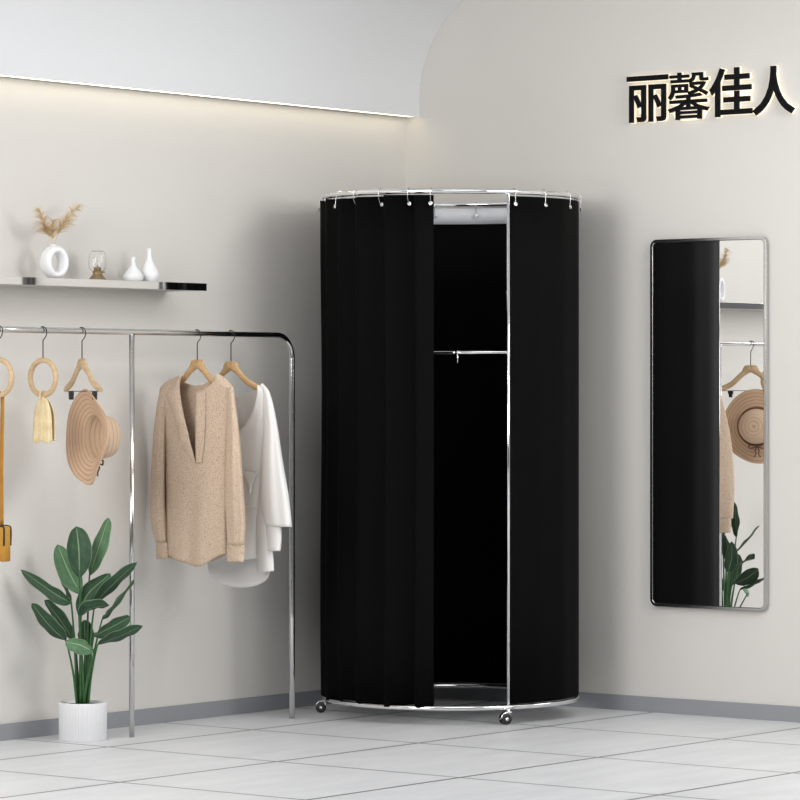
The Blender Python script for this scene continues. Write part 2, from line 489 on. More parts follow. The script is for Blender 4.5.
def hooks(cur, phis, rc=None, rfun=None):
    for ph in phis:
        dn = Vector((0, 0, 1)); c = bp(ph, RB, ZT)
        o3 = (bp(ph, RB + 1, ZT) - c)
        ro = 1 if rc is None else rc
        zg = 1.940
        ol = (rfun(ph) if rfun else .0075) + .0025
        b_ = BM()
        path = [c + o3 * (max(ol, 0) * ro) + dn * (zg - ZT), c + o3 * (max(ol, .012) * ro) + dn * -.022, c + o3 * (.0135 * ro) + dn * -.004,
                c + o3 * (.010 * ro) + dn * .0095, c + dn * .0125, c - o3 * (.010 * ro) + dn * .0095, c - o3 * (.013 * ro) + dn * -.004, c - o3 * (.006 * ro) + dn * -.014]
        tube(b_, smooth_path(path, 28), .0013, 8)
        hk = obj('curtain_hook', b_, 'steel', cur)
        b_ = BM(); g0 = c + o3 * (ol * ro) + dn * (zg - ZT)
        lat = o3.cross(dn)
        torus(b_, g0 + o3 * .003 * ro, .0058, .0022, lat, dn, 20, 8)
        tube(b_, [g0 - o3 * .001 * ro, g0 + o3 * .0035 * ro], .0052, 14)
        obj('grommet', b_, 'steel', hk)

# pleated curtain on the left of the opening, gathered back
cl = thing('curtain', 'black pleated curtain gathered along the left of the booth opening', 'curtain', bp(-60, RB, .07))
b_ = BM(); P = []
NPH = 220; PH0, PH1 = -8.5, -150.0
edges = [-8.6, -16.7, -31.3, -46.8, -59.4, -73, -88, -103, -118, -133, -150]
for i in range(NPH + 1):
    t = i / NPH * (len(edges) - 1); k = min(int(t), len(edges) - 2); fr = t - k
    a0, a1 = edges[k], edges[k + 1]
    sw = .10 * math.sin(PI * fr) ** 2                     # folds lean over one another
    ph = a0 + (a1 - a0) * (fr + sw)
    rr = RB - .006 - .018 * math.cos(PI * fr) + (.014 * math.sin(PI * fr) + .008 * (1 - fr) if k == 0 else 0)
    zb = .070 + .006 * math.sin(k * 2.1 + fr * 3) - (.008 if k == 0 and fr > .1 and fr < .9 else 0)
    zt = 1.9715 + .0025 * math.sin(k * 1.7)
    P.append([bp(ph, rr + (.003 if j > 0 else 0) * math.sin(j), zb + (zt - zb) * j / 8) for j in range(9)])
grid(b_, P)
obj('cloth', b_, 'black', cl, solid=.003)
rows_ = [(math.degrees(math.atan2((p[8].xy - BC).dot(R2), -(p[8].xy - BC).dot(F2))), (p[8].xy - BC).length - RB) for p in P]
def crown_r(ph): return max([r for a, r in rows_ if abs(a - ph) < 1.2] or [.004]) + .002
hooks(cl, (-9.6, -19.6, -33.5, -47.8, -60, -74, -88, -105, -120, -135), rfun=crown_r)

# smooth curtain around the right and the back
cr = thing('curtain', 'smooth black curtain wrapped around the right side and back of the booth', 'curtain', bp(80, RB, .075))
b_ = BM(); P = []
for i in range(161):
    ph = 25.9 + (212 - 25.9) * i / 160
    rr = RB + .004 + .0015 * math.sin(ph * .35)
    P.append([bp(ph, rr, .0765 + (1.9695 - .0765) * j / 6) for j in range(7)])
grid(b_, P)
obj('cloth', b_, 'black', cr, solid=.003)
b_ = BM(); P = []
for i in range(81):
    ph = 100 + (212 - 100) * i / 80
    P.append([bp(ph, RB - .0002 + .0015 * math.sin(ph * .35), z) for z in (1.908, 1.94, 1.9705)])
grid(b_, P)
tp = obj('header_tape', b_, 'tape', cr, solid=.002); tp['label'] = 'white header tape along the inside top of the black curtain'
hooks(cr, (28, 44.5, 64, 86, 106, 126, 206))
hooks(cr, (149, 167, 187), rc=-1, rfun=lambda p: .0035)

# ------------------------------------------------------------------ clothes rack
RY, RZ, RR = -.28, 1.4545, .0108
XR, XM = -1.059, -1.955
rack = thing('clothes_rack', 'polished steel floor standing clothes rail along the left wall', 'clothes rack', (-1.955, RY, 0))
cr_ = .088
path = [Vector((-3.10, RY, RZ)), Vector((-2.5, RY, RZ)), Vector((XM, RY, RZ)), Vector((XR - cr_, RY, RZ))]
for k in range(1, 13):
    a = PI / 2 * k / 12
    path.append(Vector((XR - cr_ + cr_ * math.sin(a), RY, RZ - cr_ + cr_ * math.cos(a))))
path += [Vector((XR, RY, .9)), Vector((XR, RY, .4)), Vector((XR, RY, 0))]
b_ = BM(); tube(b_, path, RR, 20); obj('rail', b_, 'steel', rack)
b_ = BM(); tube(b_, [Vector((XM, RY, 0)), Vector((XM, RY, RZ - .004))], .0098, 20); obj('leg', b_, 'steel', rack)
b_ = BM(); tube(b_, [Vector((-3.09, RY, 0)), Vector((-3.09, RY, RZ))], .0108, 20); obj('leg', b_, 'steel', rack)

# ------------------------------------------------------------------ wall shelf
SX = -1.457
shelf = thing('wall_shelf', 'slim polished steel wall shelf holding the white vases', 'shelf', (SX - .6, 0, 1.615))
b_ = BM(); box(b_, ((SX - 3.4) / 2, -.0985, 1.6285), (SX + 3.4 - .004, .197, .0265)); obj('board', b_, 'shelf_body', shelf, smooth=False)
b_ = BM(); box(b_, ((SX - 3.4) / 2, -.1985, 1.6285), (SX + 3.4, .003, .028), bev=.0008); obj('front_fascia', b_, 'shelf_face', shelf, smooth=False)
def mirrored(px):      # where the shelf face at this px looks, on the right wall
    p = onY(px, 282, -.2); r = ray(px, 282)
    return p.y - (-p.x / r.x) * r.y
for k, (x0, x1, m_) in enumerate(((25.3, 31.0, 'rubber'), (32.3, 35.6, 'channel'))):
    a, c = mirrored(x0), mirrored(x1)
    b_ = BM(); box(b_, (-.010, (a + c) / 2, 1.1), (.02, abs(c - a), 2.2)); struct('trim_%d' % (k + 2), b_, m_)  # unseen uprights added so the shelf face reflects dark marks
SZ = 1.6420
SY = -.115
def sx(px): return onY(px, 281, SY).x

# ring shaped vase with pampas
def ring_vase():
    X = sx(54.5); v = thing('ring_vase', 'white ring shaped ceramic vase holding dried pampas on the shelf', 'vase', (X, SY, SZ))
    ang = math.radians(-38)
    u = Vector((R2.x, R2.y, 0)); u = Matrix.Rotation(-ang, 3, 'Z') @ u
    up = Vector((0, 0, 1)); n = u.cross(up)
    c = Vector((X, SY, SZ + .0605)); P = []
    for i in range(64):
        a = 2 * PI * i / 64
        cs, sn = math.cos(a), math.sin(a)
        ctr = u * (.0375 * cs) + up * (.0465 * sn)
        d = (u * cs + up * sn).normalized()
        w, dp = .0135, .031
        row = []
        for k in range(28):
            e = 2 * PI * k / 28
            ce, se = math.cos(e), math.sin(e)
            q = c + ctr + d * (w * math.copysign(abs(ce) ** .75, ce)) + n * (dp * math.copysign(abs(se) ** .8, se) * (1 - .22 * max(0, ce)))
            q.z = max(q.z, SZ); row.append(q)
        P.append(row)
    b_ = BM(); grid(b_, P, close_u=True, close_v=True)
    obj('body', b_, 'ceramic', v)
    b_ = BM(); lathe(b_, [(.0095, -.006), (.0095, .0), (.0105, .002), (.009, .003), (.0075, .001), (.0075, -.004)], (X - u.x * .006, SY - u.y * .006, SZ + .1215), 24)
    obj('neck', b_, 'ceramic', v)
    return Vector((X - u.x * .006, SY - u.y * .006, SZ + .122))
mouth = ring_vase()

def pampas(tip, bend, ln, label, n=90):
    t = thing('pampas_stem', label, 'dried grass', mouth, 'dried pampas in the ring vase')
    base = mouth + Vector((0, 0, -.02))
    tp = onY(tip[0], tip[1], SY + random.uniform(-.02, .02))
    mid = onY(bend[0], bend[1], SY)
    path = smooth_path([base, mouth.lerp(mid, .45) + Vector((0, 0, .006)), mid, tp], 24)
    b_ = BM(); tube(b_, path[:18], .0010, 6); obj('stalk', b_, 'pampas', t)
    b_ = BM()
    side = Vector((R2.x, R2.y, 0)); fw = Vector((F2.x, F2.y, 0))
    for k in range(n):
        f = .28 + .70 * (k / n); i = min(int(f * 24), 23); p = path[i].lerp(path[i + 1], f * 24 - i)
        tg = (path[i + 1] - path[i]).normalized()
        a = random.uniform(0, 2 * PI)
        o = (tg.cross(fw) * math.cos(a) + fw * math.sin(a)).normalized()
        sz = ln * (1.25 - .6 * f) * random.uniform(.6, 1.15)
        pts = [p, p + (tg * .62 + o * .55) * sz * .5, p + (tg * .80 + o * 1.0) * sz * .85 - Vector((0, 0, sz * .12))]
        pp = smooth_path(pts, 5)
        tube(b_, pp, [.0008, .0010, .0009, .0007, .0005, .0002], 4, caps=False)
    obj('plume', b_, 'pampas', t)
pampas((39, 208), (45, 227), .046, 'dried pampas plume leaning left out of the ring vase', 190)
pampas((53, 220), (52, 232), .040, 'short dried pampas plume upright in the middle of the ring vase', 130)
pampas((80, 204), (65.5, 220), .048, 'tall dried pampas plume leaning right out of the ring vase', 230)

# little lamp with glass dome
lx = sx(97.5)
lp = thing('oil_lamp', 'small brass oil lamp under a clear glass dome on the shelf', 'lamp', (lx, SY, SZ))
b_ = BM(); lathe(b_, [(0, 0), (.0325, 0), (.032, .004), (.029, .009), (.0205, .020), (.0165, .024), (.0165, .027), (.0185, .029), (.0185, .033), (.0135, .036), (.0135, .047), (.012, .049), (0, .049)], (lx, SY, SZ), 40)
obj('base', b_, 'brass', lp)
b_ = BM(); tube(b_, [(lx, SY, SZ + .048), (lx, SY, SZ + .056)], .0022, 8); obj('wick', b_, 'ceramic', lp)
b_ = BM(); kn = Vector((lx, SY, SZ + .031)); t3 = Vector((R2.x, R2.y, 0))
tube(b_, [kn + t3 * .017, kn + t3 * .027], .0035, 10); obj('knob', b_, 'brass', lp)
b_ = BM(); lathe(b_, [(.0195, .033), (.029, .042), (.0325, .055), (.0325, .085), (.030, .098), (.023, .107), (.018, .109), (.0168, .108), (.022, .1055), (.0287, .097), (.0312, .085), (.0312, .055), (.0278, .043), (.0183, .034)], (lx, SY, SZ), 40)
obj('glass_dome', b_, 'glass', lp)

def bottle_vase(px, prof, label):
    X = sx(px); v = tag(obj('bottle_vase', lathe(BM(), prof, (X, SY, SZ), 40), 'ceramic', loc=(X, SY, SZ)), label, 'vase', 'white bottle vases on the shelf')
bottle_vase(133.2, [(0, 0), (.026, 0), (.0345, .006), (.038, .017), (.036, .026), (.028, .037), (.017, .050), (.0095, .062), (.0075, .075), (.0085, .088), (.0095, .092), (.0078, .091), (.006, .075), (0, .06)], 'squat white ceramic bottle vase between the oil lamp and the taller bottle vase')
bottle_vase(149.3, [(0, 0), (.024, 0), (.031, .006), (.0365, .022), (.0365, .032), (.031, .046), (.021, .063), (.0125, .081), (.0085, .098), (.0078, .112), (.0095, .123), (.0102, .126), (.0085, .125), (.0062, .110), (0, .09)], 'tall white ceramic bottle vase near the right end of the shelf')

# ------------------------------------------------------------------ things hung on the rail
def rail_x(px): return onY(px, 333, RY).x
HOOK = [(0, -.032), (.008, -.023), (.0150, -.010), (.0162, .002), (.0125, .0115), (.0, .0152), (-.0115, .0115), (-.0158, .002), (-.0142, -.007)]
def hook(parent, X, zlow):
    pts = [Vector((X, RY, zlow))] + [Vector((X + .003 * math.sin(i), RY - a, RZ + c - .0022)) for i, (a, c) in enumerate(HOOK)]
    path = smooth_path(pts[1:], 30)
    b_ = BM(); tube(b_, [pts[0]] + path, .0019, 8)
    return obj('hook', b_, 'hookmetal', parent)

def frame_of(alpha):
    a = math.radians(alpha)
    return Vector((-math.sin(a), -math.cos(a))), Vector((-math.cos(a), math.sin(a)))

def coat_hanger(px, alpha, arms, ytop, label, m, clip=None):
    X = rail_x(px); o = (X, RY); ax, n = frame_of(alpha)
    top = on(px, ytop, o, n)
    h = thing('coat_hanger', label, 'hanger', (X, RY, top.z), 'wooden coat hangers on the rail')
    hook(h, X, top.z - .004)
    b_ = BM()
    for arm in arms:
        pts = [on(p[0], p[1], o, n) for p in arm]
        pp = smooth_path(pts, 18)
        tube(b_, pp, [.017, .0165, .0155, .0145, .0135] + [.012] * 11 + [.0115, .0100, .006], 12, flat=(1.0, .62, (0, 0, 1)))
    c = on(px, ytop + 5, o, n)
    tube(b_, [c + Vector((0, 0, .019)), c + Vector((0, 0, .017)), c, c + Vector((0, 0, -.012))], [.016, .0195, .027, .026], 16, flat=(1.45, .36, (ax.x, ax.y, 0)))
    obj('wooden_arms', b_, m, h)
    return h, X, o, n, ax

def ring_hanger(px, yc, label):
    X = rail_x(px); z = on(px, yc, (X, RY), (1, 0)).z
    h = thing('ring_hanger', label, 'hanger', (X, RY, z - .0705), 'wooden ring hangers on the rail')
    hook(h, X, z + .066)
    b_ = BM(); torus(b_, (X, RY, z), .0612, .0094, (0, 1, 0), (0, 0, 1), 64, 14); obj('wooden_ring', b_, 'wood_pale', h)
    return X, z

# ring hanger with the cream scarf
X2, z2 = ring_hanger(43, 377.7, 'pale wooden ring hanger with the cream scarf through it')
o = (X2, RY); n = (-1, 0)
sc_ = thing('scarf', 'short cream scarf draped through a wooden ring hanger', 'scarf', (X2, RY, z2 - .24))
fn = lambda s, t: .010 * math.sin(s * PI) + .006 * t * math.sin(s * 17 + .6) + .002
b_ = BM()
sheet(b_, [(41.5, 396.5), (37.5, 402), (34.5, 412), (33.3, 426), (32.8, 442)], [(44, 396.5), (48, 401), (51, 412), (52, 426), (52.5, 442.5)], o, n, fn, 30, 30, hem=lambda s: 1.3 * math.sin(11 * s))
obj('front_drape', b_, 'scarf', sc_, solid=.002)
b_ = BM()
sheet(b_, [(42, 396.5), (42, 404), (42, 414), (41, 428), (41, 440)], [(44.5, 396.5), (49.5, 402), (54, 411), (55.5, 425), (55, 441)], o, n, lambda s, t: -.013 - .008 * math.sin(s * PI) + .004 * t * math.sin(s * 14), 30, 24)
obj('back_drape', b_, 'scarf', sc_, solid=.002)
b_ = BM(); lo = Vector((X2, RY, z2 - .060))
lp_ = [lo + Vector((.0155 * math.cos(a), 0, .0150 * math.sin(a) - .001)) for a in [2 * PI * k / 24 for k in range(24)]]
tube(b_, lp_, 1, 8, closed=True, flat=(.0022, .009, (0, 1, 0))) if False else tube(b_, lp_, .0035, 8, closed=True)
obj('loop', b_, 'scarf', sc_)

# ring hanger with the mustard bag (mostly outside the picture)
X1, z1 = ring_hanger(-1.2, 377.5, 'pale wooden ring hanger with the mustard bag, cut by the left edge')
o = (X1, RY)
zt_ = on(3, 526, o, n).z; zb_ = on(3, 561.5, o, n).z
half = (on(7.6, 540, o, n).y - on(-1.2, 540, o, n).y) * -1
bag = thing('shoulder_bag', 'mustard yellow bag with dark piping hung from a ring hanger at the left', 'bag', (X1, RY, zb_))
b_ = BM(); box(b_, (X1, RY, (zt_ + zb_) / 2), (.034, 2 * half, zt_ - zb_), bev=.006); obj('body', b_, 'mustard', bag)
b_ = BM()
for xo in (-.0165, .0165):
    pts = [(X1 + xo, RY - half + .002, zb_ + .055), (X1 + xo, RY - half + .001, zt_ - .012), (X1 + xo, RY - half + .010, zt_ - .001), (X1 + xo, RY, zt_), (X1 + xo, RY + half - .010, zt_ - .001), (X1 + xo, RY + half - .001, zt_ - .012), (X1 + xo, RY + half - .002, zb_ + .055)]
    tube(b_, smooth_path(pts, 40), .0034, 8)
obj('piping', b_, 'mustard_dark', bag)
ys = on(-3.2, 460, o, n).y - .009
b_ = BM()
zr = z1 - .0640
loop = [(X1 - .024, ys + .009, zt_ - .004), (X1 - .023, ys + .009, (zt_ + zr) / 2), (X1 - .018, RY + .000, zr - .010), (X1 - .012, RY, zr + .006), (X1, RY, zr + .0155), (X1 + .012, RY, zr + .006), (X1 + .018, RY, zr - .010), (X1 + .023, ys + .009, (zt_ + zr) / 2), (X1 + .024, ys + .009, zt_ - .004)]
tube(b_, smooth_path(loop, 60), 1, 10, flat=(.0095, .0016, (0, 1, 0)))
obj('strap', b_, 'mustard', bag)

# hat on its clip hanger
h, XH, oH, nH, axH = coat_hanger(82, 22, [[(82, 362), (77, 371), (71.5, 383), (64.5, 390.5)], [(82, 362), (87.5, 371), (93.5, 383), (102, 390.5)]], 359, 'pale wooden clip hanger holding the straw hat by its brim', 'wood_pale')
b_ = BM(); tube(b_, [on(67, 391.2, oH, nH), on(99.5, 391.2, oH, nH)], .0013, 8); obj('wire_bar', b_, 'hookmetal', h)
for cx in (71.2, 94.6):
    p = on(cx, 393.5, oH, nH); b_ = BM()
    R_ = Matrix.Rotation(math.atan2(axH.y, axH.x), 3, 'Z')
    box(b_, p, (.024, .013, .016), R_, bev=.003)
    box(b_, p + Vector((0, 0, -.012)), (.016, .015, .020), R_, bev=.003)
    obj('clip', b_, 'clip', h)
hc = on(86, 437, oH, nH)
X_ = Vector((axH.x, axH.y, 0)); Z_ = Vector((-nH.x, -nH.y, 0)); Y_ = Z_.cross(X_)
RM = Matrix((X_, Y_, Z_)).transposed()
hat = thing('straw_hat', 'wide brimmed woven straw hat clipped sideways under its hanger', 'hat', hc, rot=RM.to_euler())
# local frame: x sideways, z out through the crown, y up or down
upl = RM.inverted() @ Vector((0, 0, 1))
def hat_pt(rho, th, z): return Vector((rho * math.cos(th), rho * math.sin(th), z))
b_ = BM(); P = []
for i in range(23):
    t = i / 22; rho = .078 + (.167 - .078) * t; row = []
    for k in range(96):
        th = 2 * PI * k / 96
        z = .030 * (1 - t) ** 1.4 + t * t * (.006 * math.cos(3 * th + .7) + .006 * math.sin(4 * th + 2))
        row.append(hat_pt(rho * (1 + .018 * t * math.cos(4 * th + 1)), th, z))
    P.append(row)
grid(b_, P, close_v=True)
brim = obj('brim', b_, 'straw', hat, local=True, solid=.003)
b_ = BM(); P = []
prof = [(.079, .0295), (.0785, .040), (.0765, .060), (.074, .075), (.070, .090), (.062, .103), (.048, .112), (.028, .117), (.010, .118), (.0005, .1182)]
for r_, z_ in prof: P.append([hat_pt(r_, 2 * PI * k / 64, z_) for k in range(64)])
grid(b_, P, close_v=True)
obj('crown', b_, 'straw_pale', hat, local=True, solid=.003)
b_ = BM(); P = [[hat_pt(r_, 2 * PI * k / 64, z_) for k in range(64)] for r_, z_ in ((.089, .0285), (.0865, .0325), (.0825, .0345), (.0810, .043))]
grid(b_, P, close_v=True); rb = obj('ribbon', b_, 'ribbon', hat, local=True, solid=.0015)
b_ = BM(); dwn = -1 if upl.y > 0 else 1
c = Vector((.004, dwn * .090, .042)); zz = Vector((0, 0, 1)); yy = Vector((0, dwn, 0)); xx = Vector((1, 0, 0))
for s in (-1, 1):
    lpb = [c, c + xx * s * .014 - yy * .006 + zz * .007, c + xx * s * .034 - yy * .008 + zz * .006, c + xx * s * .036 + yy * .008 + zz * .004, c + xx * s * .016 + yy * .006 + zz * .006, c]
    tube(b_, smooth_path(lpb, 24), 1, 8, flat=(.0035, .0024, (0, 0, 1)))
    tl = [c, c + xx * s * .009 + yy * .018 + zz * .004, c + xx * s * .006 + yy * .032, c + xx * s * .014 + yy * .048 - zz * .006]
    tube(b_, smooth_path(tl, 16), 1, 8, flat=(.003, .0024, (0, 0, 1)))
bmesh.ops.create_uvsphere(b_, u_segments=12, v_segments=8, radius=.005, matrix=Matrix.Translation(c + zz * .003))
obj('bow', b_, 'ribbon', rb, local=True)

# ------------------------------------------------------------------ oatmeal blouse
h, XS, oS, nS, axS = coat_hanger(197.3, 2, [[(197.3, 363), (190, 370.5), (182.5, 380), (171, 386.5), (163, 390)], [(197.3, 363), (204, 370.5), (211.5, 380), (222, 386.5), (231, 391)]], 360, 'beech wooden hanger carrying the oatmeal blouse', 'wood')
S_ = lambda x, y, d=0: on(x, y, oS, nS, d)
sw = thing('blouse', 'oatmeal knitted long sleeved blouse with an open front on a wooden hanger', 'blouse', (XS, RY, S_(197, 566).z))
bul = lambda s, k: k * math.sqrt(max(0, 1 - (2 * s - 1) ** 2))
def fold(s, t): return .010 * t * math.sin(s * 11 + 1.0) + .005 * t * math.sin(s * 23 + 3 * t)
def frontR(s, t):   # s: 0 at the placket, 1 at the side seam
    return .036 * math.sqrt(max(0, 1 - s ** 2.2))
def frontL(s, t):   # s: 0 at the side seam, 1 at the placket
    return .036 * math.sqrt(max(0, 1 - (1 - s) ** 2.2))
b_ = BM()
# right front panel
sheet(b_, [(216.5, 374), (214, 381), (208.5, 386.5), (201, 390.5), (197.2, 394), (196.3, 410), (196.0, 440), (195.9, 464)],
      [(218, 373.5), (226, 379), (232, 385.5), (233, 392), (231, 405), (229, 425), (227.5, 445), (226.8, 464)], oS, nS, frontR, 50, 24)
# left front panel below the turned out lapel
sheet(b_, [(178, 376.5), (168, 381), (161, 387.5), (160, 396), (163, 425), (164.5, 445), (165, 464)],
      [(179, 376), (177, 385), (180, 400), (186, 425), (191, 445), (194, 455), (195.9, 464)], oS, nS, frontL, 50, 24)
# closed lower front with its shirt tail hem
sheet(b_, [(165, 464), (165.6, 500), (166, 530), (166.5, 554)], [(226.8, 464), (226.5, 500), (226.5, 530), (226.5, 553)], oS, nS,
      lambda s, t: .036 * math.sqrt(max(0, 1 - abs(2 * s - 1) ** 2.2)) + .009 * t * math.sin(s * 10.5 + 1.0) * math.sin(PI * s) + .004 * t * math.sin(s * 21 + 3 * t) * math.sin(PI * s),
      40, 48, hem=lambda s: 12.5 * math.sin(PI * min(1, s * 1.02)) ** 1.2 + 1.2 * math.sin(s * 14))
bmesh.ops.remove_doubles(b_, verts=b_.verts[:], dist=.0012)
# back panel with the round neck edge
sheet(b_, [(178, 377), (170, 381), (161.5, 388), (161.5, 420), (164.5, 470), (166.5, 520), (167, 556)],
      [(217, 375), (225, 380), (232.5, 388), (230, 420), (227, 470), (226, 520), (226, 555)], oS, nS,
      lambda s, t: -.010 - .028 * math.sqrt(max(0, 1 - (2 * s - 1) ** 2)) + .006 * t * math.sin(s * 12), 60, 30, dip=9.5, hem=lambda s: 9 * math.sin(PI * s))
obj('body', b_, 'sweater', sw, solid=.0035)
# lapel
b_ = BM()
sheet(b_, [(179.5, 374.5), (174, 384), (167.5, 396), (173.5, 413), (178.5, 430), (180, 440), (190, 458), (194.5, 462)],
      [(181.5, 376), (179.8, 388), (181, 400), (184, 416), (187.5, 430), (190.5, 443), (194, 457), (196, 463)], oS, nS,
      lambda s, t: .038 + .014 * math.sin(PI * min(1, s * 1.05)) * (1 - t) + .006 * s + .004 * (1 - s) , 50, 14)
lp2 = obj('lapel', b_, 'sweater', sw, solid=.0035)
# placket on the right edge
b_ = BM()
sheet(b_, [(196.0, 392.5), (195.6, 415), (195.6, 440), (195.9, 463)], [(205.5, 389.5), (205.5, 415), (204.5, 440), (202, 463)], oS, nS, lambda s, t: .041 + .002 * math.sin(s * 6), 30, 8)
obj('placket', b_, 'sweater', sw, solid=.003)
# sleeves and cuffs
b_ = BM()
sleeve(b_, [(161, 386.5), (157, 405), (153, 440), (150, 490), (150.5, 520), (155.5, 542)], [(168, 390), (167, 405), (165.3, 440), (165, 490), (166, 520), (167, 542)], oS, nS,
       lambda t: .018 + .022 * math.sin(min(1, t * 1.1) * PI * .85), lambda t: .004 + .004 * t, 44, 30, .004)
sl = obj('sleeve', b_, 'sweater', sw)
b_ = BM(); sleeve(b_, [(156, 541), (156.2, 550), (156.6, 559)], [(167.5, 541.5), (168.5, 550), (169, 558.5)], oS, nS, lambda t: .021, lambda t: .008, 8, 26)
obj('cuff', b_, 'sweater', sl)
b_ = BM()
sleeve(b_, [(226, 388), (227, 405), (226, 440), (225, 490), (226, 520), (227.5, 545)], [(233.5, 386.5), (236, 405), (240, 440), (243.5, 490), (245.5, 522), (244.5, 545)], oS, nS,
       lambda t: .018 + .024 * math.sin(min(1, t * 1.1) * PI * .85), lambda t: .016 + .006 * t, 44, 30, .005)
sl = obj('sleeve', b_, 'sweater', sw)
b_ = BM(); sleeve(b_, [(227, 544), (226.8, 553), (226.8, 562)], [(244.8, 544.5), (244.7, 553), (244, 562)], oS, nS, lambda t: .024, lambda t: .022, 8, 26)
obj('cuff', b_, 'sweater', sl)

# ------------------------------------------------------------------ white blouse behind it
h, XW, oW, nW, axW = coat_hanger(231, 0, [[(231, 365), (224, 372), (216.5, 381), (206, 387), (199, 390)], [(231, 365), (238.5, 372), (246.5, 381), (256.5, 387), (264, 392)]], 361.5, 'beech wooden hanger carrying the white blouse beside the rail bend', 'wood')
wb = thing('blouse', 'loose white V neck blouse with wide batwing sleeves on the rail beside its bend', 'blouse', (XW, RY, on(240, 587, oW, nW).z))
b_ = BM()
# back panel seen through the neck, longer at the hem
sheet(b_, [(204, 383), (199, 390), (199, 430), (203, 480), (206, 530), (208, 567)],
      [(258, 385), (266, 392), (265, 430), (265, 480), (268, 530), (270, 570)], oW, nW,
      lambda s, t: -.012 - bul(s, .026) + .006 * t * math.sin(s * 10), 60, 30, dip=13, hem=lambda s: 19 * math.sin(PI * s) ** .38)
# front, cut by the deep neckline
sheet(b_, [(204, 384), (208, 400), (220, 425), (231, 436), (231, 470), (231, 510), (231, 560)],
      [(203, 384), (199, 392), (199, 420), (200, 450), (202, 480), (205, 520), (208, 552)], oW, nW, lambda s, t: .010 + .030 * math.sqrt(max(0, 1 - s * s)), 50, 16)
sheet(b_, [(257.5, 385.5), (256.5, 397), (251, 415), (240, 431), (231, 437), (231, 470), (231, 510), (231, 562)],
      [(258.5, 385), (265, 390), (266.5, 405), (265.5, 430), (264.5, 460), (263.5, 490), (262, 525), (261, 558)], oW, nW,
      lambda s, t: .010 + .030 * math.sqrt(max(0, 1 - s * s)) + .005 * t * math.sin(s * 11) * (1 - s), 60, 28)
# side drape by the sleeve
sheet(b_, [(264, 462), (259.5, 485), (256.5, 525), (257.5, 573)], [(266.5, 462), (268, 485), (271.5, 525), (274, 571)], oW, nW,
      lambda s, t: .018 + .018 * t + .012 * math.sin(PI * s) - .010 * s, 40, 14)
obj('body', b_, 'blouse', wb, solid=.002)
b_ = BM()
sheet(b_, [(240, 470), (245, 478), (248, 488), (249, 494)], [(257.5, 473), (254, 480), (252, 487), (250.5, 494)], oW, nW, lambda s, t: .0405 + .007 * math.sin(s * PI) * t, 16, 14)
sheet(b_, [(228, 506), (228, 507.6)], [(257, 506.3), (257, 508)], oW, nW, lambda s, t: .0415 + .003 * math.sin(s * PI), 4, 20)
obj('waist_tie', b_, 'blouse', wb, solid=.0025)
b_ = BM()
sleeve(b_, [(259.5, 385), (262, 400), (263, 430), (260, 470), (260, 505), (265, 526)], [(262.5, 383), (270, 393), (276.5, 420), (283, 462), (289, 497), (292, 527)], oW, nW,
       lambda t: .012 + .030 * math.sin(t * PI * .8), lambda t: .018 + .008 * t, 44, 30, .004)
sleeve(b_, [(266, 525), (272, 528), (281.5, 530)], [(292, 526.5), (287, 529), (282, 530.5)], oW, nW, lambda t: .020 * (1 - t) + .004, lambda t: .026, 6, 26) if False else None
sl = obj('sleeve', b_, 'blouse', wb)
b_ = BM(); sleeve(b_, [(264.5, 524), (265.5, 540), (266, 551)], [(281.5, 527), (281.5, 540), (280.5, 551)], oW, nW, lambda t: .022, lambda t: .024, 10, 26)
obj('cuff', b_, 'blouse', sl)
b_ = BM()
sleeve(b_, [(201, 387), (195, 400), (190, 430), (184, 470), (180, 500), (178, 525)], [(206, 389), (204, 400), (204, 430), (204, 470), (203, 500), (200, 525)], oW, nW,
       lambda t: .012 + .028 * math.sin(t * PI * .8), lambda t: -.006, 30, 24, .003)
sl = obj('sleeve', b_, 'blouse', wb)
b_ = BM(); sleeve(b_, [(184, 524), (184, 548)], [(199, 525), (198, 548)], oW, nW, lambda t: .020, lambda t: -.006, 8, 24)
obj('cuff', b_, 'blouse', sl)

# ------------------------------------------------------------------ potted plant
PC = Vector((-2.1253, -.2005)); PR = .0865
plant = thing('potted_plant', 'bird of paradise plant with broad leaves in a ribbed white pot on the floor', 'plant', (PC.x, PC.y, 0))
b_ = BM(); rows = []
NS = 240
def ribr(k): return PR - .0022 + .0022 * abs(math.cos(k * PI * 52 / NS))
for z, sc_f, ribbed in ((0, .97, 0), (.002, .985, 1), (.120, 1, 1), (.131, 1, 1), (.134, .985, 0), (.134, .90, 0), (.118, .89, 0)):
    rows.append([Vector((PC.x + math.cos(2 * PI * k / NS) * (ribr(k) if ribbed else PR - .001) * sc_f, PC.y + math.sin(2 * PI * k / NS) * (ribr(k) if ribbed else PR - .001) * sc_f, z)) for k in range(NS)])
vs = grid(b_, rows, close_v=True); b_.faces.new(vs[0])
obj('pot', b_, 'pot', plant)
b_ = BM(); lathe(b_, [(0, .1265), (.03, .127), (.06, .125), (.078, .124)], (PC.x, PC.y, 0), 40); obj('soil', b_, 'soil', plant)
oP = (PC.x, PC.y); nP = (-F2.x, -F2.y)
pt = lambda x, y, d=0: on(x, y, oP, nP, d)
RT = Vector((R2.x, R2.y, 0)); TC = Vector((-F2.x, -F2.y, 0))
